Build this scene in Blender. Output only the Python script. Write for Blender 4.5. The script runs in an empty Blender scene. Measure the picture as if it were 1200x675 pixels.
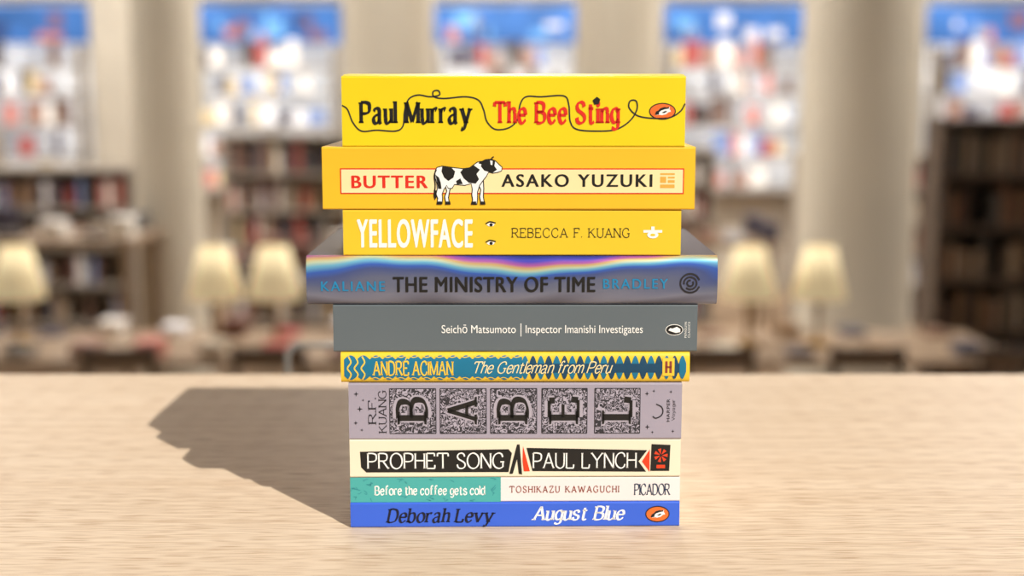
import bpy, bmesh, math, random
from mathutils import Vector, Matrix
from mathutils.geometry import tessellate_polygon
random.seed(7)
scene = bpy.context.scene
scene.view_settings.view_transform = 'Standard'
COL = scene.collection
Z0 = 2.09           # tabletop height (table stands on a mezzanine)
MEZ = 1.33

# ------------------------------------------------------------------ helpers
def lin(c):
    c = c/255.0
    return c/12.92 if c <= 0.04045 else ((c+0.055)/1.055)**2.4
def rgb(t): return (lin(t[0]), lin(t[1]), lin(t[2]), 1.0)

def mat(name, c, rough=0.5, metal=0.0, emit=0.0, var=0.06, scale=8.0, spec=0.5, coat=0.0):
    m = bpy.data.materials.new(name); m.use_nodes = True
    nt = m.node_tree; b = nt.nodes['Principled BSDF']
    b.inputs['Roughness'].default_value = rough
    b.inputs['Metallic'].default_value = metal
    b.inputs['Specular IOR Level'].default_value = spec
    b.inputs['Coat Weight'].default_value = coat
    tc = nt.nodes.new('ShaderNodeTexCoord'); n = nt.nodes.new('ShaderNodeTexNoise')
    n.inputs['Scale'].default_value = scale
    nt.links.new(tc.outputs['Object'], n.inputs['Vector'])
    r = nt.nodes.new('ShaderNodeValToRGB')
    k = rgb(c)
    r.color_ramp.elements[0].position = 0.3; r.color_ramp.elements[1].position = 0.7
    r.color_ramp.elements[0].color = (k[0]*(1-var), k[1]*(1-var), k[2]*(1-var), 1)
    r.color_ramp.elements[1].color = (min(1, k[0]*(1+var)), min(1, k[1]*(1+var)), min(1, k[2]*(1+var)), 1)
    nt.links.new(n.outputs['Fac'], r.inputs['Fac'])
    nt.links.new(r.outputs['Color'], b.inputs['Base Color'])
    if emit:
        nt.links.new(r.outputs['Color'], b.inputs['Emission Color'])
        b.inputs['Emission Strength'].default_value = emit
    return m

def attr_mat(name, rough=0.6, emit=0.0):
    m = bpy.data.materials.new(name); m.use_nodes = True
    nt = m.node_tree; b = nt.nodes['Principled BSDF']
    a = nt.nodes.new('ShaderNodeAttribute'); a.attribute_name = 'Col'
    nt.links.new(a.outputs['Color'], b.inputs['Base Color'])
    b.inputs['Roughness'].default_value = rough
    if emit:
        nt.links.new(a.outputs['Color'], b.inputs['Emission Color'])
        b.inputs['Emission Strength'].default_value = emit
    return m

def empty(name, loc=(0, 0, 0), rz=0.0):
    o = bpy.data.objects.new(name, None); COL.objects.link(o)
    o.location = loc; o.rotation_euler = (0, 0, rz); o.empty_display_size = 0.05
    return o

def mesh_obj(name, verts, faces, m, parent=None, smooth=False, loc=(0, 0, 0)):
    me = bpy.data.meshes.new(name); me.from_pydata(verts, [], faces); me.update()
    if m is not None: me.materials.append(m)
    o = bpy.data.objects.new(name, me); COL.objects.link(o); o.location = loc
    if parent: o.parent = parent
    if smooth:
        for p in me.polygons: p.use_smooth = True
    return o

class Boxes:
    """collects boxes (optionally coloured) into one mesh"""
    def __init__(s): s.v = []; s.f = []; s.c = []
    def add(s, x0, x1, y0, y1, z0, z1, c=None):
        b = len(s.v)
        s.v += [(x0,y0,z0),(x1,y0,z0),(x1,y1,z0),(x0,y1,z0),(x0,y0,z1),(x1,y0,z1),(x1,y1,z1),(x0,y1,z1)]
        s.f += [(b,b+3,b+2,b+1),(b+4,b+5,b+6,b+7),(b,b+1,b+5,b+4),(b+1,b+2,b+6,b+5),(b+2,b+3,b+7,b+6),(b+3,b,b+4,b+7)]
        s.c += [c]*6
    def obj(s, name, m, parent=None, loc=(0,0,0), bevel=0.0):
        o = mesh_obj(name, s.v, s.f, m, parent, loc=loc)
        if s.c and s.c[0] is not None:
            ca = o.data.color_attributes.new('Col', 'FLOAT_COLOR', 'CORNER')
            for p in o.data.polygons:
                k = rgb(s.c[p.index])
                for li in p.loop_indices: ca.data[li].color = k
        if bevel:
            md = o.modifiers.new('bevel', 'BEVEL'); md.width = bevel; md.segments = 3
            md.limit_method = 'ANGLE'
        return o

def lathe(name, prof, m, parent=None, loc=(0,0,0), n=32):
    v = []; f = []
    for r, z in prof:
        for i in range(n):
            a = 2*math.pi*i/n; v.append((r*math.cos(a), r*math.sin(a), z))
    for j in range(len(prof)-1):
        for i in range(n):
            k = (i+1) % n
            f.append((j*n+i, j*n+k, (j+1)*n+k, (j+1)*n+i))
    return mesh_obj(name, v, f, m, parent, True, loc)

def tube(name, pts, r, m, parent=None, cyclic=False):
    cu = bpy.data.curves.new(name, 'CURVE'); cu.dimensions = '3D'
    cu.bevel_depth = r; cu.bevel_resolution = 4
    sp = cu.splines.new('POLY'); sp.points.add(len(pts)-1)
    for p, q in zip(sp.points, pts): p.co = (*q, 1)
    sp.use_cyclic_u = cyclic
    cu.materials.append(m)
    o = bpy.data.objects.new(name, cu); COL.objects.link(o)
    if parent: o.parent = parent
    return o

# ------------------------------------------------------------------ serif stroke font
G = {
'A':"L 0,0 4,10 8,0;L 1.4,3.5 6.6,3.5",
'B':"L 1,0 1,10;S 1,10 4,10 6.3,9.2 6.8,7.6 6,5.9 4,5.3 1,5.3;S 1,5.3 4.5,5.3 7,4.4 7.5,2.7 6.7,.9 4.5,0 1,0",
'C':"S 7.8,7.4 7,9.3 4.8,10.1 2,9 .5,6.5 .4,3.5 2,1 4.8,-.1 7,.8 8,2.6",
'D':"L 1,0 1,10;S 1,10 4,10 7.2,8.8 8.4,5 7.2,1.2 4,0 1,0",
'E':"L 1,0 1,10;L 1,10 6.8,10 6.9,8;L 1,5.2 5.5,5.2;L 1,0 7,0 7.2,2.2",
'F':"L 1,0 1,10;L 1,10 6.8,10 6.9,8;L 1,5.2 5.5,5.2",
'G':"S 7.8,7.4 7,9.3 4.8,10.1 2,9 .5,6.5 .4,3.5 2,1 4.8,-.1 7,.5 8,1.2;L 8,.8 8,4.2;L 6,4.3 9,4.3",
'H':"L 1,0 1,10;L 8,0 8,10;L 1,5.2 8,5.2",
'I':"L 1,0 1,10",
'J':"L 4,10 4,3;S 4,3 3.7,.6 2.5,-.6 .6,-.2",
'K':"L 1,0 1,10;L 7.6,10 1.2,4.6;L 3.2,6.2 8.4,0",
'L':"L 1,0 1,10;L 1,0 6.6,0 6.9,2.4",
'M':"L 1,0 1,10;L 1,10 5.5,.6 10,10;L 10,10 10,0",
'N':"L 1,0 1,10;L 1,10 8.2,0;L 8.2,0 8.2,10",
'O':"S 4.8,10.1 2,9 .5,6.5 .5,3.5 2,1 4.8,-.1 7.6,1 9.1,3.5 9.1,6.5 7.6,9 4.8,10.1",
'P':"L 1,0 1,10;S 1,10 4.5,10 7,9.2 7.5,7.3 6.8,5.4 4.5,4.6 1,4.6",
'R':"L 1,0 1,10;S 1,10 4.5,10 6.8,9.3 7.3,7.5 6.6,5.7 4.5,5 1,5;L 4,5 8.2,0",
'S':"S 6.5,7.8 5.8,9.4 3.9,10.1 1.8,9.4 1,7.7 2,6.1 4.2,5 6.2,3.8 6.9,2.2 6,.6 3.7,-.1 1.5,.7 .8,2.6",
'T':"L 4.5,0 4.5,10;L .3,8 .5,10 8.5,10 8.7,8",
'U':"L 1,10 1,4;S 1,4 1.6,1.3 4.5,-.1 7.2,1.3 7.8,4;L 7.8,4 7.8,10",
'V':"L 0,10 4.3,0 8.6,10","W":"L 0,10 3.3,0 6.3,9 9.3,0 12.6,10",
'X':"L .5,10 8,0;L 8,10 .5,0","Y":"L 0,10 4.3,5;L 8.6,10 4.3,5;L 4.3,5 4.3,0",
'Z':"L .8,8 1,10 7.5,10 .5,0 7.6,0 7.8,2.2",
'a':"S 1,5.6 2.2,6.9 4,7 5.2,6 5.3,4 5.3,1.2 6,.1 6.9,.4;S 5.3,4.2 2.5,3.6 .8,2 1.5,.2 3.3,-.1 5.3,1.6",
'b':"L 1,0 1,10.5;S 1,5.5 3,7 5.3,6.5 6.3,3.5 5.3,.5 3.2,-.1 1,1.3",
'c':"S 5.6,5.2 4.6,6.8 3,7 1.2,5.8 .5,3.4 1.3,.8 3.3,-.1 5.7,1.5",
'd':"L 5.8,0 5.8,10.5;S 5.8,5.5 4,7 1.7,6.3 .6,3.4 1.6,.5 3.6,-.1 5.8,1.4",
'e':"L .6,3.8 5.8,3.8;S 5.8,3.8 5.2,6.1 3.4,7 1.3,6 .5,3.4 1.4,.8 3.4,-.1 5.8,1.6",
'f':"S 4.9,9.6 3.8,10.6 2.4,9.8 2,8;L 2,8 2,0;L .4,7 4,7",
'g':"L 5.8,7 5.8,0;S 5.8,0 5.4,-2 3.5,-3.1 .8,-2.4;S 5.8,5.5 4,7 1.7,6.3 .6,3.6 1.6,.9 3.6,.3 5.8,1.8",
'h':"L 1,0 1,10.5;S 1,5 2.8,6.8 4.8,6.7 5.6,5;L 5.6,5 5.6,0",
'i':"L 1,0 1,7;D 1,9.3","k":"L 1,0 1,10.5;L 5.6,7 1.2,3.2;L 2.6,4.2 6,0",
'l':"L 1,0 1,10.5",
'm':"L 1,0 1,7;S 1,5 2.6,6.9 4.4,6.8 5.1,5;L 5.1,5 5.1,0;S 5.1,5 6.7,6.9 8.5,6.8 9.2,5;L 9.2,5 9.2,0",
'n':"L 1,0 1,7;S 1,5 2.8,6.9 4.8,6.8 5.6,5;L 5.6,5 5.6,0",
'o':"S 3.4,7.1 1.3,6 .5,3.5 1.3,1 3.4,-.1 5.5,1 6.3,3.5 5.5,6 3.4,7.1",
'p':"L 1,-3 1,7;S 1,5.5 3,7 5.3,6.5 6.3,3.5 5.3,.5 3.2,-.1 1,1.3",
'r':"L 1,0 1,7;S 1,4.8 2.2,6.6 3.6,7 4.6,6.3",
's':"S 4.8,5.4 4.3,6.6 2.8,7.1 1.2,6.4 .9,5.2 1.6,4.2 3.2,3.5 4.8,2.8 5.2,1.6 4.4,.3 2.8,-.1 1.2,.5 .6,1.9",
't':"L 2,9 2,2;S 2,2 2.3,.4 3.5,-.1 4.8,.7;L .4,7 4.2,7",
'u':"L 1,7 1,2.4;S 1,2.4 1.5,.5 3,-.1 5.6,1.8;L 5.6,7 5.6,0",
'v':"L 0,7 3.1,0 6.2,7","w":"L 0,7 2.6,0 4.9,6.4 7.3,0 9.9,7",
'x':"L .3,7 5.6,0;L 5.6,7 .3,0",
'y':"L 0,7 3.2,0;L 6.4,7 3.2,0;S 3.2,0 2,-2.4 .8,-3.2 -.4,-2.6",
'z':"L .6,5.5 .8,7 5,7 .4,0 5.2,0 5.4,1.6",
'.':"D 1,.6", ' ':"", '\u00c9':"L 1,0 1,10;L 1,10 6.8,10 6.9,8;L 1,5.2 5.5,5.2;L 1,0 7,0 7.2,2.2;L 3,11.2 5,12.6",
}
def parse(g):
    out = []
    for s in g.split(';'):
        s = s.strip()
        if not s: continue
        k = s[0]; pts = [tuple(float(a) for a in p.split(',')) for p in s[1:].split()]
        out.append((k, pts))
    return out
def spline(pts, n=6, cyc=False):
    P = [Vector((p[0], p[1])) for p in pts]; out = []
    N = len(P)
    closed = (P[0]-P[-1]).length < 1e-6
    for i in range(N-1):
        p1, p2 = P[i], P[i+1]
        p0 = P[i-1] if i > 0 else (P[-2] if closed else p1*2-p2)
        p3 = P[i+2] if i+2 < N else (P[1] if closed else p2*2-p1)
        for j in range(n):
            t = j/n
            out.append(0.5*((2*p1)+(-p0+p2)*t+(2*p0-5*p1+4*p2-p3)*t*t+(-p0+3*p1-3*p2+p3)*t**3))
    out.append(P[-1]); return out
def nib(d, thick, thin, ang=math.radians(18)):
    a = math.atan2(d.y, d.x)
    return thin+(thick-thin)*abs(math.sin(a-ang))**1.4
def ribbon(P, wf):
    polys = []; L = []; R = []
    n = len(P)
    for i in range(n):
        a = P[max(0, i-1)]; b = P[min(n-1, i+1)]
        d = (b-a)
        if d.length < 1e-9: d = Vector((1, 0))
        d.normalize(); nn = Vector((-d.y, d.x))
        w = wf(d, i/(n-1) if n > 1 else 0)/2
        L.append(P[i]+nn*w); R.append(P[i]-nn*w)
    for i in range(n-1): polys.append([L[i], L[i+1], R[i+1], R[i]])
    return polys
def disc(c, rx, ry, n=20):
    return [Vector((c[0]+rx*math.cos(2*math.pi*i/n), c[1]+ry*math.sin(2*math.pi*i/n))) for i in range(n)]

def serif_text(s, thick=1.7, thin=.6, serif=1.0, slant=0.0, gap=1.4, sw=None, space=5.0):
    polys = []; x = 0
    sw = sw or thin
    for ch in s:
        if ch == ' ': x += space; continue
        st = parse(G.get(ch, G['o'])); xs = [p[0] for k, ps in st for p in ps]
        mn, mx = min(xs), max(xs); ox = x-mn
        for k, ps in st:
            if k == 'D':
                polys.append([v+Vector((ox, 0)) for v in disc(ps[0], thick*.62, thick*.62, 12)]); continue
            if k == 'S':
                P = spline(ps)
                polys += [[v+Vector((ox, 0)) for v in q] for q in ribbon(P, lambda d, t: nib(d, thick, thin))]
            else:
                for a, b in zip(ps[:-1], ps[1:]):
                    A, B = Vector(a), Vector(b); d = (B-A).normalized()
                    w = nib(d, thick, thin)
                    polys += [[v+Vector((ox, 0)) for v in q] for q in ribbon([A, B], lambda d, t: w)]
                if serif > 0:
                    for e, o in ((ps[0], ps[1]), (ps[-1], ps[-2])):
                        d = Vector(o)-Vector(e)
                        if abs(d.y) < .7*d.length or d.length < 2.2: continue
                        y = e[1]
                        if any(abs(y-q) < .05 for q in (0, 10, 7, 10.5, -3)):
                            half = thick*.5+serif
                            dirn = 1 if d.y > 0 else -1
                            l = half; r = half
                            if ch in 'bdhiklmnpru' and y in (7, 10.5): r = thick*.5
                            ya, yb = y, y+dirn*sw
                            cx = e[0]+ox
                            polys.append([Vector((cx-l, ya)), Vector((cx+r, ya)), Vector((cx+r*.9, yb)), Vector((cx-l*.9, yb))])
        x += (mx-mn)+gap+thick*.55
    out = []
    for q in polys:
        out.append([Vector((p.x+slant*p.y, p.y)) for p in q])
    return out, 10.0, len(out)

def sans_text(s, bold=0.0, spacing=1.0, slant=0.0):
    """built-in face; weight is added by overprinting slightly shifted copies"""
    def build(b):
        cu = bpy.data.curves.new('t', 'FONT'); cu.body = b; cu.size = 1
        cu.space_character = spacing; cu.shear = slant; cu.resolution_u = 4
        o = bpy.data.objects.new('t', cu); COL.objects.link(o)
        bpy.context.view_layer.update()
        dg = bpy.context.evaluated_depsgraph_get()
        me = bpy.data.meshes.new_from_object(o.evaluated_get(dg))
        P = [[Vector((me.vertices[i].co.x, me.vertices[i].co.y)) for i in p.vertices] for p in me.polygons]
        bpy.data.objects.remove(o); bpy.data.curves.remove(cu); bpy.data.meshes.remove(me)
        return P
    cap = max(v.y for q in build('H') for v in q)
    P = build(s); n0 = len(P)
    if bold:
        out = []
        for dx, dy in ((-1, -.3), (-.35, .3), (.35, -.3), (1, .3)):
            out += [[v+Vector((dx*bold, dy*bold)) for v in q] for q in P]
        P = out
    return P, cap, n0

class Art:
    """artwork printed on a spine. Artboard units with origin (x0,y0 top-left) size w,h."""
    def __init__(s, parent, board, W, T, prof=None):
        s.p = parent; s.b = board; s.W = W; s.T = T; s.prof = prof
        s.d = {}
    def map(s, u, v, layer):
        x0, y0, x1, y1 = s.b
        x = -s.W/2+(u-x0)/(x1-x0)*s.W
        z = (y1-v)/(y1-y0)*s.T
        return (x, -0.00006-0.00006*layer, z)
    def poly(s, pts, m, layer=1):
        vs, fs = s.d.setdefault(m.name, ([], []))
        pts = [Vector((p[0], p[1], 0)) for p in pts]
        b = len(vs)
        tris = [tuple(range(len(pts)))] if len(pts) <= 4 else tessellate_polygon([pts])
        vs.extend([s.map(p.x, p.y, layer) for p in pts])
        for t in tris: fs.append(tuple(b+i for i in t))
    def rect(s, u0, v0, u1, v1, m, layer=1): s.poly([(u0, v0), (u1, v0), (u1, v1), (u0, v1)], m, layer)
    def ell(s, cu, cv, ru, rv, m, layer=1, n=28): s.poly(disc((cu, cv), ru, rv, n), m, layer)
    def line(s, pts, w, m, layer=1, smooth=True, taper=False):
        P = spline(pts, 8) if smooth else [Vector(p) for p in pts]
        for q in ribbon(P, lambda d, t: w*(1-.7*t if taper else 1)): s.poly(q, m, layer)
    def text(s, data, u0, u1, vcap, vbase, m, layer=2, rot=False):
        polys, cap, n0 = data
        mn = min(v.x for q in polys for v in q); mx = max(v.x for q in polys for v in q)
        for i, q in enumerate(polys):
            if rot:
                pts = [(u1+(u0-u1)*v.y/cap, vbase+(vcap-vbase)*(v.x-mn)/(mx-mn)) for v in q]
            else:
                pts = [(u0+(u1-u0)*(v.x-mn)/(mx-mn), vbase+(vcap-vbase)*v.y/cap) for v in q]
            s.poly(pts, m, layer+.3*(i//n0))
    def finish(s):
        for k, (v, f) in s.d.items():
            o = mesh_obj('print_'+k, v, f, bpy.data.materials[k], s.p)
            if s.prof:      # wrap onto the rounded spine
                bm = bmesh.new(); bm.from_mesh(o.data)
                for i in range(1, 24):
                    bmesh.ops.bisect_plane(bm, geom=bm.verts[:]+bm.edges[:]+bm.faces[:], plane_co=(0, 0, s.T*i/24), plane_no=(0, 0, 1))
                for w in bm.verts: w.co.y += s.prof(w.co.z)-.00008
                bm.to_mesh(o.data); bm.free()

# ------------------------------------------------------------------ materials
PAGE = mat('page_edges', (232, 222, 200), .9, var=.1, scale=400)
def ink(n, c, **k): return mat(n, c, k.pop('rough', .5), var=.03, **k)
BLACK = ink('black_ink', (22, 20, 18)); WHITE = ink('white_ink', (248, 246, 240)); RED = ink('red_ink', (222, 40, 22))
ORED = ink('orange_red_ink', (228, 62, 22)); CREAM = ink('cream_ink', (250, 226, 168)); ORANGE = ink('penguin_orange', (240, 110, 40))
NAVY = ink('navy_ink', (8, 12, 40)); TEAL = ink('teal_ink', (14, 112, 146)); DTEAL = ink('deep_blue_ink', (14, 66, 96))
CYAN = ink('cyan_ink', (22, 130, 178)); YEL = ink('yellow_ink', (246, 200, 60)); LAV = ink('lavender_ink', (172, 164, 176))
DGREY = ink('charcoal_ink', (36, 34, 40)); BROWN = ink('brown_ink', (140, 66, 50)); SLATE = ink('slate_ink', (30, 50, 80))
LTEAL = ink('light_teal_ink', (72, 168, 164)); MTEAL = ink('mid_teal_ink', (48, 140, 146)); GOLD = ink('gold_ink', (226, 170, 70)); CHAR2 = ink('umber_ink', (50, 38, 20))

# ------------------------------------------------------------------ books
def book(name, W, T, Dp, cover, z, x=0.0, y=0.0, rz=0.0, hard=False, bulge=.006, puff=0.0):
    root = empty(name, (x, y, Z0+z), rz)
    outer = []
    if hard:
        N = 28
        outer = [(Dp, T), (bulge+.008, T), (bulge+.004, T-.0003)]
        for i in range(N+1):
            a = math.pi/2-math.pi*i/N
            yy = bulge-bulge*abs(math.cos(a))**.62
            zz = T/2+(T/2)*math.copysign(abs(math.sin(a))**.72, math.sin(a))
            outer.append((yy, zz))
        outer += [(bulge+.004, .0003), (bulge+.008, 0), (Dp, 0)]
        c = .0024
    else:
        r = .0011; c = .0005
        outer = [(Dp, T+puff*.3)]
        if puff: outer += [(Dp*.6, T+puff*.9), (Dp*.25, T+puff), (.012, T+puff*.6)]
        outer += [(.005, T)]
        for i in range(6):
            a = math.pi/2*i/5; outer.append((r-r*math.sin(a), T-r+r*math.cos(a)))
        for i in range(6):
            a = math.pi/2*i/5; outer.append((r-r*math.cos(a), r-r*math.sin(a)))
        outer += [(Dp, 0)]
    n = len(outer); inner = []
    P = [Vector(p) for p in outer]
    for i in range(n):
        d = (P[min(n-1, i+1)]-P[max(0, i-1)]).normalized(); nn = Vector((-d.y, d.x))
        inner.append(P[i]+nn*c)
    v = []; f = []
    for sx in (-W/2, W/2):
        v += [(sx, p[0], p[1]) for p in outer]+[(sx, p.x, p.y) for p in inner]
    for i in range(n-1):
        f.append((i, i+1, 2*n+i+1, 2*n+i))
        f.append((n+i+1, n+i, 3*n+i, 3*n+i+1))
        f.append((i+1, i, n+i, n+i+1)); f.append((2*n+i, 2*n+i+1, 3*n+i+1, 3*n+i))
    f.append((0, 2*n, 3*n, n)); f.append((n-1, 2*n-1, 4*n-1, 3*n-1))
    o = mesh_obj('cover', v, f, cover, root)
    for p in o.data.polygons:
        if hard: p.use_smooth = abs(p.normal.x) < .5
    bm = bmesh.new(); bm.from_mesh(o.data); bmesh.ops.recalc_face_normals(bm, faces=bm.faces); bm.to_mesh(o.data); bm.free()
    if hard:
        md = o.modifiers.new('es', 'EDGE_SPLIT'); md.split_angle = math.radians(40)
    b = Boxes(); ins = .003 if hard else .0004
    b.add(-W/2+ins, W/2-ins, (bulge*.7+c) if hard else c, Dp-ins, c, T-c)
    b.obj('pages', PAGE, root)
    def prof(zv):
        pts = outer[3:3+29]
        for (ya, za), (yb, zb) in zip(pts[:-1], pts[1:]):
            if zb <= zv <= za: return ya+(yb-ya)*((za-zv)/(za-zb) if za > zb else 0)
        return bulge
    return root, prof

def penguin(a, cu, cv, ru, rv, ring=True, fill=None):
    fill = fill or ORANGE
    if ring: a.ell(cu, cv, ru+1.3, rv+1.3, BLACK, 1)
    a.ell(cu, cv, ru, rv, fill, 2)
    k = ru/15.0
    R_ = math.radians(-18)
    def T_(p): return (cu+k*(p[0]*math.cos(R_)-p[1]*math.sin(R_)), cv+k*.95*(p[0]*math.sin(R_)+p[1]*math.cos(R_)))
    a.poly([T_(p) for p in [(-10,1),(-7.5,-2.2),(-4.5,-2.8),(-1,-4.6),(4,-4.6),(7,-2.8),(9.5,-3.4),(9.8,-1),(8.6,0),(9.8,1.6),(9.5,3.6),(7,3.2),(3,4.8),(-2,4.4),(-5,2.8),(-8,2.4)]], WHITE, 3)
    a.poly([T_(p) for p in [(-10,1),(-7.5,-2.2),(-4.5,-2.8),(-1,-4.6),(4,-4.6),(7,-2.8),(9.5,-3.4),(8.6,-1),(4,-1.6),(-1,-1.6),(-4,-.2),(-5,2.2),(-8,2.0)]], BLACK, 4)
    a.poly([T_(p) for p in [(-1,1.2),(4,.4),(5.4,2),(1,2.8)]], BLACK, 4)

# 1 Deborah Levy / August Blue
c = mat('blue_cover', (54, 98, 212), .42)
rt, pf = book('paperback_book', .198, .0154, .129, c, 0, .002, .0, math.radians(.9))
a = Art(rt, (411, 589, 797, 617), .198, .0154)
a.text(serif_text('Deborah Levy', 2.1, .8, .8, .24, gap=1.2, space=4.5), 452, 581, 596, 611, NAVY)
a.text(serif_text('August Blue', 2.0, .8, .8, .24, gap=1.2, space=4.5), 623, 733, 594, 609, WHITE)
penguin(a, 771, 603, 13, 8); a.finish()
# 2 Before the coffee gets cold
c = mat('off_white_cover', (232, 224, 222), .5)
rt, pf = book('paperback_book', .198, .0156, .127, c, .0154, .002, .0008, math.radians(.7))
a = Art(rt, (411, 560, 797, 588), .198, .0156)
a.rect(411, 560.2, 587, 587.8, LTEAL, 1)
for i in range(60):
    u = random.uniform(413, 583); v = random.uniform(562, 586)
    if 436 < u < 572 and 566 < v < 583: continue
    a.line([(u, v), (u+random.uniform(-3, 3), v+random.uniform(-2, 2)), (u+random.uniform(-6, 6), min(587, max(561, v+random.uniform(-4, 4))))], .8, MTEAL, 2)
a.text(serif_text('Before the coffee gets cold', 2.0, 1.1, .5, gap=1.1, space=4), 439, 569, 570, 579.5, WHITE, 3)
a.text(serif_text('TOSHIKAZU KAWAGUCHI', 1.6, 1.1, .7, gap=3.6, space=8), 597, 726, 570.5, 577.5, BROWN, 2)
a.text(serif_text('PICADOR', 1.7, .7, .6, gap=1.0), 743, 786, 568.5, 580.5, SLATE, 2); a.finish()
# 3 Prophet Song
c = mat('cream_cover', (236, 224, 198), .5)
rt, pf = book('paperback_book', .1978, .0234, .129, c, .0310, .002, 0, math.radians(.6))
a = Art(rt, (411, 515, 797, 559), .1978, .0234)
a.poly([(423, 529), (596, 526.5), (600, 531), (596, 553), (430, 553), (424, 547)], BLACK, 1)
a.poly([(597, 555), (606, 521), (609, 521), (612, 556), (608, 555), (606, 538), (601, 555)], BLACK, 2)
a.poly([(613, 523), (621, 552), (614, 552), (612.5, 540)], ORED, 3)
a.poly([(617, 525), (758, 528), (748, 541), (757, 553), (624, 552)], BLACK, 1)
a.poly([(752, 541), (761, 527), (761, 553)], ORED, 2)
a.poly([(763, 521), (785, 522), (784, 552), (762, 552)], BLACK, 3)
for i in range(7):
    t = 2*math.pi*i/7
    a.poly([(774+1*math.cos(t), 534+1*math.sin(t)), (774+8*math.cos(t-.25), 534+8*math.sin(t-.25)), (774+8*math.cos(t+.25), 534+8*math.sin(t+.25))], ORED, 4)
a.rect(769, 545, 779, 549, ORED, 4)
a.text(serif_text('PROPHET SONG', 1.15, .75, .2, gap=1.3), 431, 591, 531, 548.5, WHITE, 3)
a.text(serif_text('PAUL LYNCH', 1.15, .75, .2, gap=1.3), 624, 746, 531, 548.5, WHITE, 3); a.finish()
# 4 Babel
c = mat('lavender_cover', (162, 154, 168), .45)
rt, pf = book('paperback_book', .198, .0342, .131, c, .0544, .002, -.0004, math.radians(.4))
a = Art(rt, (409, 450, 799, 514), .198, .0342)
fil = bpy.data.materials.new('filigree_print'); fil.use_nodes = True
nt = fil.node_tree; b = nt.nodes['Principled BSDF']; b.inputs['Roughness'].default_value = .5
tc = nt.nodes.new('ShaderNodeTexCoord'); w = nt.nodes.new('ShaderNodeTexNoise'); w.inputs['Scale'].default_value = 300
w.inputs['Detail'].default_value = 0.5; w.inputs['Distortion'].default_value = 1.6
ma = nt.nodes.new('ShaderNodeMath'); ma.operation = 'MULTIPLY'; ma.inputs[1].default_value = 24
sn = nt.nodes.new('ShaderNodeMath'); sn.operation = 'SINE'
cr = nt.nodes.new('ShaderNodeValToRGB'); cr.color_ramp.elements[0].position = .2; cr.color_ramp.elements[1].position = .42
cr.color_ramp.elements[0].color = rgb((48, 46, 52)); cr.color_ramp.elements[1].color = rgb((172, 164, 178))
nt.links.new(tc.outputs['Object'], w.inputs['Vector']); nt.links.new(w.outputs['Fac'], ma.inputs[0])
nt.links.new(ma.outputs[0], sn.inputs[0]); nt.links.new(sn.outputs[0], cr.inputs['Fac']); nt.links.new(cr.outputs[0], b.inputs['Base Color'])
for ch, u0, u1 in (('B', 457, 511), ('A', 516, 570), ('B', 575, 629), ('E', 635, 688), ('L', 697, 750)):
    a.rect(u0, 456, u1, 507, fil, 1)
    for q in (((u0, 456), (u1, 456)), ((u0, 507), (u1, 507)), ((u0, 456), (u0, 507)), ((u1, 456), (u1, 507))):
        a.line(q, .9, DGREY, 2, smooth=False)
    cm = (u0+u1)/2
    a.text(serif_text(ch, 3.6, 2.2, 1.4, sw=1.4), cm-19, cm+17, 463, 499, LAV, 3, rot=True)
    a.text(serif_text(ch, 2.2, .8, 1.3, sw=.8), cm-18, cm+16, 465, 497, BLACK, 4, rot=True)
a.text(serif_text('R.F.', 1.2, .7, .7), 432, 441, 466, 497, DGREY, 2, rot=True)
a.text(serif_text('KUANG', 1.2, .7, .7), 444, 453, 458, 507, DGREY, 2, rot=True)
a.text(sans_text('HARPER', .01, 1.1), 781.5, 785, 468, 494, DGREY, 2, rot=True)
a.text(serif_text('Voyager', 1.2, .7, .4), 787.5, 791, 469, 493, DGREY, 2, rot=True)
def star(cu, cv, r, m=DGREY, n=4):
    p = []
    for i in range(2*n):
        t = math.pi*i/n; q = r if i % 2 == 0 else r*.3
        p.append((cu+q*math.cos(t), cv+q*math.sin(t)))
    a.poly(p, m, 2)
for s in ((418, 462, 3), (422, 479, 3.4), (417, 495, 2.6), (424, 503, 2), (426, 469, 1.6), (758, 462, 2.6), (766, 459, 1.8), (759, 500, 3), (765, 506, 1.8), (786, 460, 2), (789, 505, 2)): star(*s)
a.line([(769, 474), (775, 477), (777, 482), (775, 487), (769, 490), (765, 488)], 1.4, DGREY, 2)
a.finish()
# 5 Aciman (small hardback)
c = mat('yellow_blue_case', (240, 200, 52), .4)
T = .0184
rt, pf = book('hardcover_book', .2066, T, .135, c, .0888, .002, -.0005, math.radians(.3), hard=True, bulge=.004)
a = Art(rt, (400, 415, 808, 446), .2066, T, pf)
def scallop(u0, u1, per, amp, top, bot, m, layer, ph=0):
    n = int((u1-u0)*1.2); tp = []; bt = []
    for i in range(n+1):
        u = u0+(u1-u0)*i/n; s = abs(math.sin(math.pi*(u-u0)/per+ph))
        tp.append((u, top+amp*(1-s))); bt.append((u, bot-amp*(1-s)))
    for i in range(n):
        a.poly([tp[i], tp[i+1], bt[i+1], bt[i]], m, layer)
scallop(404, 612, 15, 4, 418, 443, TEAL, 1)
for u in (409, 417, 425): a.line([(u, 419), (u+3, 425), (u-1, 431), (u+3, 437), (u, 443)], 1.6, YEL, 2)
for u in range(440, 606, 15): a.line([(u-5, 442), (u, 440.5), (u+5, 442)], .8, YEL, 2); a.line([(u-5, 419), (u, 420), (u+5, 419)], .8, YEL, 2)
for i in range(21):
    u = 611+i*9.2
    scallop(u, u+8.8, 8.8, 8, 418.5, 442.5, DTEAL if i % 2 else TEAL, 1)
a.line([(612, 431), (796, 431)], 9, DTEAL, 2, smooth=False)
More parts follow.
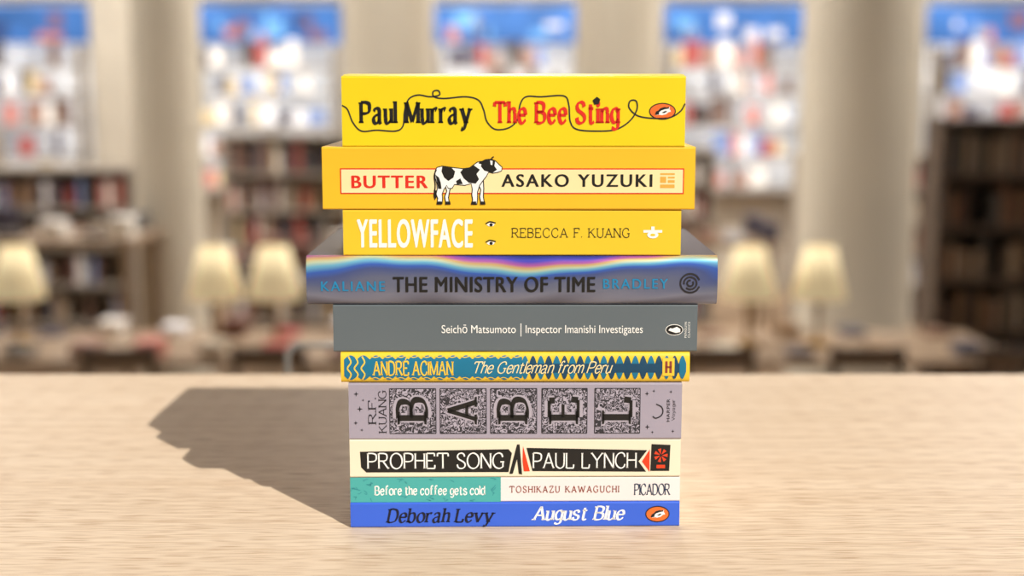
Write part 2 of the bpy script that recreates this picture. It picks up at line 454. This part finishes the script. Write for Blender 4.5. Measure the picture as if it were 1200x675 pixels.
a.text(serif_text('ANDR\u00c9 ACIMAN', 1.8, 1.0, .6, gap=1.4, space=3.4), 437, 532, 424, 438, YEL, 4)
a.text(serif_text('The Gentleman from Peru', 1.15, .85, 0, .42, gap=1.0, space=4), 556, 718, 424.5, 436, CREAM, 4)
a.rect(776, 421, 790, 439, YEL, 3); a.rect(779, 424, 782, 436, BROWN, 4); a.rect(784, 424, 787, 436, BROWN, 4); a.rect(779, 429, 787, 431, BROWN, 4)
a.finish()
# 6 Matsumoto
c = mat('slate_grey_cover', (96, 105, 110), .45)
T = .0283
rt, pf = book('paperback_book', .2150, T, .134, c, .1073, .002, .0012, math.radians(.2))
a = Art(rt, (390, 357, 817, 411), .2150, T)
a.text(sans_text('Seich\u014d Matsumoto'), 517, 604, 380.5, 389.5, WHITE)
a.text(sans_text('Inspector Imanishi Investigates'), 615.5, 753, 380.5, 389.5, WHITE)
a.line([(610, 378.5), (610, 393.5)], 1, WHITE, 2, smooth=False)
a.ell(790, 386, 10.4, 6.4, WHITE, 1); a.ell(790, 386, 9.7, 5.7, BLACK, 2)
a.poly([(783, 386.5), (785, 384), (788, 384.5), (793, 382.5), (797, 385), (797, 388.5), (792, 389.5), (787, 388)], WHITE, 3)
a.text(sans_text('PENGUIN', 0, 1.2), 802, 804.5, 377, 395, WHITE, 2, rot=True)
a.text(sans_text('CLASSICS', 0, 1.2), 806, 808.5, 377, 395, WHITE, 2, rot=True)
a.finish()
# 7 The Ministry of Time - hardback in holographic jacket
foil = bpy.data.materials.new('holographic_jacket'); foil.use_nodes = True
nt = foil.node_tree; b = nt.nodes['Principled BSDF']; L = nt.links.new
tc = nt.nodes.new('ShaderNodeTexCoord'); sp = nt.nodes.new('ShaderNodeSeparateXYZ'); L(tc.outputs['Object'], sp.inputs[0])
def M(op, a_, b_=None, c_=None):
    n = nt.nodes.new('ShaderNodeMath'); n.operation = op
    for i, q in enumerate((a_, b_, c_)):
        if q is None: continue
        if isinstance(q, (int, float)): n.inputs[i].default_value = q
        else: L(q, n.inputs[i])
    return n.outputs[0]
X, Y_, Z_ = sp.outputs
# foil sheen painted as colour: rainbow rays fan out along the upper shoulder of the spine
ang = M('DIVIDE', M('ADD', X, .03), M('ADD', Z_, .012))
sheen_rays = M('SINE', M('MULTIPLY', ang, 1.3))
fine = M('MULTIPLY', M('SINE', M('MULTIPLY', X, 170.0)), .014)
h = M('ADD', M('MULTIPLY', Z_, 26.0), M('MULTIPLY', sheen_rays, .095))
h = M('ADD', M('ADD', h, fine), .09)
cr = nt.nodes.new('ShaderNodeValToRGB'); cr.color_ramp.interpolation = 'LINEAR'
els = [(0.0, (96, 96, 114)), (.25, (132, 136, 158)), (.44, (122, 128, 156)), (.56, (92, 106, 162)), (.62, (76, 116, 214)), (.68, (130, 205, 235)), (.72, (215, 232, 200)), (.76, (235, 196, 130)), (.80, (200, 110, 185)), (.86, (92, 84, 200)), (.92, (54, 74, 170)), (1.0, (44, 50, 120))]
r_ = cr.color_ramp
r_.elements[0].position = 0; r_.elements[0].color = rgb(els[0][1]); r_.elements[1].position = 1; r_.elements[1].color = rgb(els[-1][1])
for p_, c_ in els[1:-1]:
    e = r_.elements.new(p_); e.color = rgb(c_)
L(h, cr.inputs['Fac'])
# boards (behind the hinge) are printed in deep indigo
mk = nt.nodes.new('ShaderNodeMapRange'); L(Y_, mk.inputs[0]); mk.inputs[1].default_value = .004; mk.inputs[2].default_value = .009
mm = nt.nodes.new('ShaderNodeMix'); mm.data_type = 'RGBA'; L(mk.outputs[0], mm.inputs[0]); L(cr.outputs[0], mm.inputs[6]); mm.inputs[7].default_value = rgb((50, 50, 84))
L(mm.outputs[2], b.inputs['Base Color'])
b.inputs['Metallic'].default_value = .5; b.inputs['Roughness'].default_value = .27
T = .0290
rt, pf = book('hardcover_book', .2407, T, .156, foil, .1356, 0, -.002, math.radians(.1), hard=True, bulge=.006)
a = Art(rt, (360, 300, 841, 351), .2407, T, pf)
a.text(sans_text('KALIANE', .018, 1.25), 377, 452, 326, 336, CYAN)
a.text(sans_text('THE MINISTRY OF TIME', .03, 1.08), 461, 698, 321.5, 337, BLACK)
a.text(sans_text('BRADLEY', .018, 1.25), 707, 783, 323.5, 333.5, CYAN)
for k, r in enumerate((11.5, 7.5, 3.6)):
    a.line([(809+r*math.cos(t), 328+r*.85*math.sin(t)) for t in [math.radians(20+i*32+k*150) for i in range(11)]], 2, DGREY, 2)
a.finish()
# 8 Yellowface
c = mat('mustard_cover', (234, 198, 46), .42)
T = .0269
rt, pf = book('paperback_book', .1974, T, .129, c, .1647, 0, .001, math.radians(-.1))
a = Art(rt, (402, 245, 798, 297), .1974, T)
a.text(sans_text('YELLOWFACE', .04, 1.12), 418, 554, 256.5, 287.5, WHITE)
a.text(serif_text('REBECCA F. KUANG', .9, .9, 1.0, gap=2.4, sw=.8, space=6), 599, 738, 266, 276.5, CHAR2)
for cv in (262, 283):
    a.poly([(570, cv), (574, cv-2.4), (580, cv-1), (578, cv+1.6), (573, cv+1.8)], WHITE, 2); a.ell(575.5, cv, 2, 1.8, BLACK, 3)
    a.line([(569, cv-1), (574, cv-3.4), (581, cv-2)], 1.3, BLACK, 3)
a.rect(754, 268, 776, 271, WHITE, 2); a.ell(765, 273.5, 6.5, 4, WHITE, 3); a.ell(765, 273.5, 3, 1.4, c, 4); a.rect(763, 264, 767, 269, WHITE, 3)
a.finish()
# 9 Butter
c = mat('golden_cover', (242, 190, 42), .42)
T = .0364
rt, pf = book('paperback_book', .2164, T, .138, c, .1917, -.002, 0, math.radians(-.3))
a = Art(rt, (378, 171, 815, 243), .2164, T)
a.rect(399, 195.5, 802, 225, RED, 1); a.rect(400.4, 196.9, 800.6, 223.6, CREAM, 2)
a.text(sans_text('BUTTER', .035, 1.18), 412, 502, 204, 218, RED, 3)
a.text(sans_text('ASAKO YUZUKI', .03, 1.22), 588, 765, 202.5, 216.5, BLACK, 3)
for q in ((774, 201, 791, 203), (774, 205, 781, 212), (783, 205, 791, 207), (783, 209, 791, 212), (774, 214, 791, 218)): a.rect(*q, GOLD, 3)
cow = [(566,188),(560,189),(556,192),(551,195.5),(543,196.5),(530,195),(519,193.5),(513,195),(511,199),(511,206),(513,213),(513.5,219),(512,225),(514,230),(513,235.5),(518,236),(518.5,230),(518,225),(520.5,219),(524,214.5),(526,218),(530,218),(533,213.5),(545,214.5),(553,212.5),(554.5,219),(554,226),(555,232),(553,236.5),(559,236.5),(559.5,231),(559.5,223),(562,215),(566,209.5),(570,204.5),(573,199.5),(578,200.5),(584,199.5),(588,198),(588.5,194.5),(585,191.5),(581,187.5),(576,185.5),(570,186)]
a.line(cow+[cow[0]], 2.2, BLACK, 4, smooth=False)
a.poly([(522,214),(524,222),(521.5,228),(523,236),(527,236),(526,229),(527.5,221),(530,214)], WHITE, 3)
a.line([(522,214),(524,222),(521.5,228),(523,236),(527,236),(526,229),(527.5,221),(530,214)], 1.2, BLACK, 4, smooth=False)
a.poly([(560,212),(564,220),(562.5,228),(564,234.5),(568,234.5),(567,228),(567.5,219),(567,209)], WHITE, 3)
a.line([(560,212),(564,220),(562.5,228),(564,234.5),(568,234.5),(567,228),(567.5,219),(567,209)], 1.2, BLACK, 4, smooth=False)
a.poly(cow, WHITE, 5)
a.poly([(556,192),(551,195.5),(543,196.5),(540,200),(544,207),(550,212),(558,213),(562,208),(559,202),(563,197)], BLACK, 6)
a.poly([(519,193.5),(530,195),(534,199),(532,206),(526,210),(521,206),(518,199)], BLACK, 6)
a.poly([(511,203),(515,206),(517,212),(518,219),(514,219),(513,213)], BLACK, 6)
a.poly([(566,188),(570,186),(576,185.5),(581,187.5),(580,193),(583,197),(578,200.5),(573,199.5),(568,198),(564,193)], BLACK, 6)
a.poly([(535,210),(540,207),(543,213.5),(536,213.8)], BLACK, 6)
a.poly([(575,186.5),(578,187),(577.5,192),(575.5,191)], WHITE, 7)
a.line([(512,197),(509.5,204),(510.5,214),(510,222)], 1.5, BLACK, 6); a.poly([(509,220),(512,221),(512,229),(510,232),(508.5,227)], BLACK, 6)
a.line([(577,185.5),(577.5,183),(579.5,182.5)], 1.3, BLACK, 6); a.poly([(568,188),(563,187),(561.5,190),(566,191)], BLACK, 6)
for u0 in (512.5, 522.5, 553, 563.5):
    a.poly([(u0, 233.5), (u0+5.5, 233.5), (u0+6, 237), (u0-.5, 237)], BLACK, 7)
a.finish()
# 10 The Bee Sting
c = mat('bright_yellow_cover', (238, 210, 24), .42)
T = .0405
rt, pf = book('paperback_book', .1980, T, .135, c, .2281, .0008, 0, math.radians(-.5), puff=.0016)
a = Art(rt, (399, 89, 803, 171.5), .1980, T)
a.text(serif_text('Paul Murray', 2.8, 1.1, .5, gap=1.5, sw=.8, space=5.5), 419, 553, 119.5, 143.5, BLACK, 3)
a.text(serif_text('The Bee Sting', 2.8, 1.1, .5, gap=1.5, sw=.8, space=5.5), 577, 727, 119.5, 143.5, RED, 3)
a.line([(399.5, 123), (406, 128), (412, 143), (422, 153), (440, 152), (462, 153), (471, 147), (473, 130), (478, 116), (489, 111), (503, 113), (514, 111), (513, 106), (507, 107), (508, 113), (520, 115), (545, 113), (560, 117), (566, 128), (570, 142), (580, 151), (596, 149), (606, 139), (609, 122), (616, 113), (634, 113), (660, 112), (666, 122), (668, 142), (676, 151), (700, 153), (722, 151), (738, 141), (746, 128), (745, 118), (738, 118), (737, 126), (747, 135), (765, 138), (785, 137), (797, 130), (802.5, 121)], 1.7, DGREY, 2)
a.poly([(694, 117), (699, 113), (703, 116), (701, 122), (696, 122)], BLACK, 4)
penguin(a, 776, 130, 14.5, 8.6)
a.finish()
def top_line(parent, pts, w, m, z):
    P = spline(pts, 8); v = []; f = []
    for q in ribbon(P, lambda d, t: w):
        b_ = len(v); v += [(p.x, p.y, z) for p in q]; f.append((b_, b_+1, b_+2, b_+3))
    mesh_obj('print_cover_line', v, f, m, parent)
top_line(rt, [(-.08, .03), (-.05, .018), (-.02, .03), (.01, .045), (.03, .03), (.06, .022), (.085, .04)], .0015, DGREY, T+.00185)

# ------------------------------------------------------------------ table
oak = bpy.data.materials.new('oak_veneer'); oak.use_nodes = True
nt = oak.node_tree; b = nt.nodes['Principled BSDF']; L = nt.links.new
tc = nt.nodes.new('ShaderNodeTexCoord')
def noise(sc, scale, det=3, dist=0.0):
    mp = nt.nodes.new('ShaderNodeMapping'); mp.inputs['Scale'].default_value = sc
    L(tc.outputs['Object'], mp.inputs[0]); n = nt.nodes.new('ShaderNodeTexNoise')
    n.inputs['Scale'].default_value = scale; n.inputs['Detail'].default_value = det; n.inputs['Distortion'].default_value = dist
    L(mp.outputs[0], n.inputs['Vector']); return n.outputs['Fac']
def ramp(fac, p0, c0, p1, c1):
    r = nt.nodes.new('ShaderNodeValToRGB'); r.color_ramp.elements[0].position = p0; r.color_ramp.elements[1].position = p1
    r.color_ramp.elements[0].color = c0; r.color_ramp.elements[1].color = c1; L(fac, r.inputs['Fac']); return r.outputs[0]
def mul(A, B, f):
    mx = nt.nodes.new('ShaderNodeMix'); mx.data_type = 'RGBA'; mx.blend_type = 'MULTIPLY'; mx.inputs[0].default_value = f
    L(A, mx.inputs[6]); L(B, mx.inputs[7]); return mx.outputs[2]
n1 = noise((45, 900, 45), 1.0, 0); n2 = noise((.8, 10, 1), 1.0, 1, .2); n3 = noise((1.5, 260, 2), 1.0, 1)
base = ramp(n2, .25, rgb((217, 195, 169)), .75, rgb((224, 203, 178)))
o_ = mul(base, ramp(n1, .32, rgb((196, 170, 144)), .48, (1, 1, 1, 1)), .6)
o_ = mul(o_, ramp(n3, .35, rgb((236, 226, 214)), .6, (1, 1, 1, 1)), .6)
L(o_, b.inputs['Base Color'])
b.inputs['Roughness'].default_value = .5; b.inputs['Specular IOR Level'].default_value = .3
tb = empty('oak_table', (0, 0, 0))
bx = Boxes(); bx.add(-1.0, 1.0, -.42, .444, Z0-.036, Z0); bx.obj('tabletop', oak, tb, bevel=.002)
bx = Boxes()
for sx in (-.93, .87):
    for sy in (-.36, .33): bx.add(sx, sx+.06, sy, sy+.06, MEZ, Z0-.036)
bx.add(-.9, .9, -.33, -.31, Z0-.12, Z0-.036); bx.add(-.9, .9, .36, .38, Z0-.12, Z0-.036)
bx.obj('legs_and_apron', oak, tb, bevel=.003)

# ------------------------------------------------------------------ room shell
WALL = mat('painted_plaster', (206, 198, 184), .9, scale=2); CEIL = mat('ceiling_paint', (225, 220, 210), .9)
FLOORM = mat('warm_timber_floor', (164, 138, 112), .4, var=.25, scale=1.4)
CARPET = mat('charcoal_carpet', (62, 58, 56), .95, var=.2, scale=60)
DARKWOOD = mat('dark_walnut', (100, 86, 76), .5, var=.2); MIDWOOD = mat('mid_oak', (156, 134, 112), .5, var=.15)
GREYWOOD = mat('limed_oak_shelving', (168, 158, 146), .55, var=.15)
COLM = mat('column_paint', (212, 204, 188), .8, scale=1)
RX, Y0, Y1, H = 9.0, -2.3, 15.3, 6.0
def slab(name, *b_, m=WALL):
    q = Boxes(); q.add(*b_); return q.obj(name, m)
slab('floor', -RX, RX, Y0, Y1, -.1, 0, m=FLOORM)
slab('mezzanine_floor', -RX+.02, RX-.02, Y0+.02, 1.0, MEZ-.2, MEZ, m=CARPET)
slab('ceiling', -RX, RX, Y0, Y1, H, H+.1, m=CEIL)
slab('wall_left', -RX-.1, -RX, Y0, Y1, 0, H); slab('wall_right', RX, RX+.1, Y0, Y1, 0, H)
q = Boxes(); wx0, wx1, wz0, wz1 = -.5, 4.6, 2.9, 5.85
q.add(-RX, wx0, Y0-.12, Y0, 0, H); q.add(wx1, RX, Y0-.12, Y0, 0, H); q.add(wx0, wx1, Y0-.12, Y0, 0, wz0); q.add(wx0, wx1, Y0-.12, Y0, wz1, H)
q.obj('wall_front', WALL)
FRAME = mat('white_frame', (225, 220, 212), .5)
q = Boxes(); q.add(wx0, wx0+.06, Y0-.1, Y0+.03, wz0, wz1); q.add(wx1-.06, wx1, Y0-.1, Y0+.03, wz0, wz1); q.add(wx0, wx1, Y0-.1, Y0+.03, wz0, wz0+.06); q.add(wx0, wx1, Y0-.1, Y0+.03, wz1-.05, wz1)
q.obj('window_1', FRAME)
bays = [(-7.7, -4.8), (-3.6, -1.93), (-.89, .78), (1.72, 3.4), (4.7, 7.6)]
q = Boxes(); zb, zt = 1.1, 3.35; xs = -RX
for x0, x1 in bays:
    q.add(xs, x0, Y1-.3, Y1, 0, H); q.add(x0, x1, Y1-.3, Y1, 0, zb); q.add(x0, x1, Y1-.3, Y1, zt, H); xs = x1
q.add(xs, RX, Y1-.3, Y1, 0, H); q.obj('wall_back', WALL)
pane = mat('daylit_pane', (205, 206, 208), .3, emit=.75, var=.35, scale=1.6)
bookm = attr_mat('book_covers', .55); glowm = attr_mat('glowing_covers', .5, emit=.5)  # emission put into display book colours to brighten them; sign graphics share it
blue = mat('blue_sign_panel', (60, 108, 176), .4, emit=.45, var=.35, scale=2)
PALD = [(112,76,68),(88,86,98),(200,188,170),(150,122,94),(72,64,60),(136,106,88),(102,102,104),(172,158,142),(86,72,66),(126,112,100)]
PALL = [(240,236,230),(245,240,235),(205,130,120),(130,152,200),(220,200,160),(170,80,76),(74,70,86),(240,240,245),(160,124,110),(200,205,215),(114,88,76),(66,56,54)]
for i, (x0, x1) in enumerate(bays):
    e = empty('window_%d' % (i+2), (0, 0, 0))
    q = Boxes(); q.add(x0, x1, Y1-.1, Y1-.06, zb, zt); q.obj('pane', pane, e)
    q = Boxes()
    for xx in (x0, x1-.06, (x0+x1)/2-.02): q.add(xx, xx+.05, Y1-.2, Y1-.1, zb, zt)
    q.add(x0, x1, Y1-.2, Y1-.1, zt-.05, zt); q.add(x0, x1, Y1-.3, Y1-.1, zb, zb+.05); q.obj('frame', FRAME, e)
    s = empty('blue_shop_sign'); q = Boxes(); q.add(x0+.02, x1-.02, Y1-.34, Y1-.302, 2.84, 3.26); q.obj('panel', blue, s)
    q = Boxes()
    for k in range(10):
        xx = random.uniform(x0+.1, x1-.3); zq = random.choice([2.86, 2.9, 3.0]); q.add(xx, xx+random.uniform(.06, .22), Y1-.35-.001*k, Y1-.34, zq, zq+random.uniform(.06, .2), random.choice([(190,120,104),(215,215,222),(120,90,110),(110,170,225),(50,70,120),(150,160,180)]))
    q.obj('graphics', glowm, s)
    s = empty('window_display_shelf'); q = Boxes()
    for zz in (1.2, 1.55, 1.9, 2.25, 2.55): q.add(x0+.05, x1-.05, Y1-.62, Y1-.36, zz, zz+.03)
    for xx in (x0+.05, x1-.09): q.add(xx, xx+.04, Y1-.62, Y1-.36, 0, 2.8)
    q.obj('shelf_frame', GREYWOOD, s)
    q = Boxes()
    for zz in (1.23, 1.58, 1.93, 2.28, 2.58):
        xx = x0+.1
        while xx < x1-.3:
            w_ = random.uniform(.09, .22)
            if random.random() < .72: q.add(xx, xx+w_*.9, Y1-.55, Y1-.52, zz, zz+random.uniform(.15, .3), random.choice(PALL))
            xx += w_
    q.obj('display_books', glowm, s)

def column(x, y, r):
    lathe('column', [(r*1.35, 0), (r*1.35, .12), (r*1.1, .2), (r, .3), (r, H-.5), (r*1.15, H-.4), (r*1.4, H-.2), (r*1.4, H)], COLM, None, (x, y, 0), 40)
column(-2.5, 9.2, .25); column(2.52, 9.2, .42); column(-1.07, 11.2, .37); column(.9, 11.2, .35); column(-5.2, 11.2, .35)

def bookcase(x, y, w, h, pal, d=.34, n=None, wood=DARKWOOD, rz=0):
    e = empty('bookcase', (x, y, 0), rz); q = Boxes()
    q.add(-w/2, -w/2+.04, 0, d, 0, h); q.add(w/2-.04, w/2, 0, d, 0, h); q.add(-w/2, w/2, d-.02, d, 0, h)
    n = n or max(2, int(h/.33)); lv = [.06+i*(h-.1)/n for i in range(n+1)]
    for z in lv: q.add(-w/2+.04, w/2-.04, 0, d-.02, z, z+.03)
    q.obj('frame', wood, e)
    q = Boxes()
    for z in lv[:-1]:
        xx = -w/2+.05
        while xx < w/2-.12:
            t = random.uniform(.02, .06)
            if random.random() < .9:
                q.add(xx, xx+t, .04, .25, z+.03, z+.03+random.uniform(.16, (h-.1)/n-.06), random.choice(pal))
            xx += t+.002
            if random.random() < .04: xx += .15
    q.obj('shelved_books', bookm, e)
bookcase(3.5, 8.0, 1.5, 2.15, PALD); bookcase(5.1, 8.6, 1.5, 2.3, PALD); bookcase(1.2, 12.6, 1.6, 1.75, PALD+PALL, wood=GREYWOOD)
bookcase(-3.9, 10.4, 1.6, 1.7, PALD+PALL, wood=GREYWOOD); bookcase(-2.0, 12.4, 1.6, 1.9, PALD+PALL, wood=GREYWOOD); bookcase(-.2, 12.9, 1.6, 1.8, PALD, wood=GREYWOOD)
bookcase(3.6, 12.6, 1.6, 1.7, PALD+PALL, wood=GREYWOOD); bookcase(5.4, 12.4, 1.6, 1.9, PALD); bookcase(-5.8, 12.4, 1.6, 1.9, PALD+PALL, wood=GREYWOOD)

def dtable(x, y, w, d, h, pal, wood=MIDWOOD, nst=8, name='display_table', top=6):
    e = empty(name, (x, y, 0)); q = Boxes(); q.add(-w/2, w/2, -d/2, d/2, h-.04, h)
    for sx in (-w/2+.05, w/2-.1):
        for sy in (-d/2+.05, d/2-.1): q.add(sx, sx+.05, sy, sy+.05, 0, h-.04)
    q.add(-w/2+.1, w/2-.1, -d/2+.1, d/2-.1, .2, .23); q.obj('table_frame', wood, e)
    if nst:
        q = Boxes()
        for i in range(nst):
            for j in range(2):
                z = h; cx = -w/2+w*(i+.5)/nst+random.uniform(-.04, .04); cy = -d/2+d*(j+.5)/2; c_ = random.choice(pal)
                if top < 6: cy = -d/2+.2 if j == 0 else d/2-.14
                for k in range(random.randint(1, top)):
                    t = random.uniform(.02, .04); dx = random.uniform(-.01, .01)
                    q.add(cx-.07+dx, cx+.07+dx, cy-.1, cy+.1, z, z+t-.001, c_); z += t
        q.obj('piled_books', bookm, e)
dtable(-3.6, 8.6, 2.2, .9, 1.35, PALL+PALD, nst=9); dtable(-5.6, 7.0, 1.6, .8, 1.2, PALL, nst=6)
dtable(-1.95, 7.35, 3.0, 1.0, .8, PALD+PALL, nst=8, name='reading_desk', top=3); dtable(1.7, 7.35, 2.4, 1.0, .8, PALD, nst=5, name='reading_desk', top=2)
dtable(-3.9, 5.7, 1.4, .8, .8, PALD, nst=5, wood=DARKWOOD); dtable(.1, 9.4, 1.2, .8, .9, PALL+PALD, nst=5); dtable(3.9, 6.4, 1.4, .8, .8, PALD, nst=5, wood=DARKWOOD)
dtable(-1.9, 9.9, 1.3, .8, 1.0, PALL+PALD, nst=6, wood=DARKWOOD); dtable(1.5, 10.6, 1.4, .8, 1.1, PALL+PALD, nst=6)

SHADE = mat('lamp_shade_fabric', (234, 216, 172), .8, emit=.45, var=.06, scale=3); BRASS = mat('aged_brass', (150, 120, 70), .35, metal=.8)
def lamp(x, y, h=.8):
    e = empty('table_lamp', (x, y, h))
    lathe('base', [(0, 0), (.09, 0), (.09, .015), (.03, .03), (.014, .05), (.014, .2), (.03, .23), (.014, .27), (.01, .4), (0, .4)], BRASS, e)
    lathe('shade', [(.085, .60), (.165, .29), (.167, .29), (.088, .602), (.085, .60)], SHADE, e)
for x in (-2.98, -1.79, -1.43, 1.43, 1.85): lamp(x, 7.35)
def chair(x, y, rz):
    e = empty('wooden_chair', (x, y, 0), rz); q = Boxes()
    for sx in (-.2, .16):
        q.add(sx, sx+.04, -.2, -.16, 0, .98); q.add(sx, sx+.04, .16, .2, 0, .45)
    q.add(-.21, .21, -.21, .21, .43, .47)
    for z in (.6, .74, .9): q.add(-.2, .2, -.19, -.17, z, z+.07)
    q.obj('frame', DARKWOOD, e, bevel=.004)
for x in (-3.0, -2.1, -1.3, 1.1, 1.9, 2.7): chair(x, 6.55, 0)
MET = mat('grey_metal', (150, 146, 140), .4, metal=.3)
st = empty('step_stool', (-.33, .7, MEZ))
q = Boxes(); q.add(-.2, .2, -.14, .14, .2, .23); q.obj('tread', MIDWOOD, st)
tube('hoop_handle', [(.06, .12, 0), (.06, .12, .705), (.07, .12, .715), (.125, .12, .715), (.135, .12, .705), (.135, .12, 0)], .004, MET, st)
for sx in (-.18, .18):
    tube('leg', [(sx, -.12, 0), (sx, -.12, .2)], .012, MET, st); tube('leg', [(sx, .12, 0), (sx, .12, .2)], .012, MET, st)

# ------------------------------------------------------------------ lights
def area(name, loc, sx, sy, power, col=(1, .96, .90), rot=(0, 0, 0)):
    l = bpy.data.lights.new(name, 'AREA'); l.shape = 'RECTANGLE'; l.size = sx; l.size_y = sy; l.energy = power; l.color = col
    o = bpy.data.objects.new(name, l); COL.objects.link(o); o.location = loc; o.rotation_euler = rot; return o
for i, (x, y, p) in enumerate([(-5, 8, 190), (0, 8.5, 170), (5, 8, 190), (-5, 12, 270), (0, 12, 270), (5, 12, 270)]):
    area('overhead_fill', (x, y, H-.08), 1.6, 1.6, p)  # unseen overhead fill lamps, added to brighten the interior
s = bpy.data.lights.new('sun', 'SUN'); s.energy = 4.9; s.angle = math.radians(.5); s.color = (1, .97, .91)
so = bpy.data.objects.new('sun', s); COL.objects.link(so)
so.rotation_euler = Vector((-.70, .93, -1)).to_track_quat('-Z', 'Y').to_euler(); so.location = (3, -4, 8)
w = bpy.data.worlds.new('sky'); scene.world = w; w.use_nodes = True
bg = w.node_tree.nodes['Background']; bg.inputs[0].default_value = (.75, .86, 1, 1); bg.inputs[1].default_value = .2

# ------------------------------------------------------------------ camera
cd = bpy.data.cameras.new('camera'); cam = bpy.data.objects.new('camera', cd); COL.objects.link(cam)
cam.location = (0, -.793, Z0+.2627); cam.rotation_euler = (math.radians(90-8.4), 0, 0)
cd.sensor_width = 36; cd.lens = 48; cd.clip_start = .02
cd.dof.use_dof = True; cd.dof.focus_distance = .803; cd.dof.aperture_fstop = 3.9; cd.dof.aperture_blades = 0
scene.camera = cam
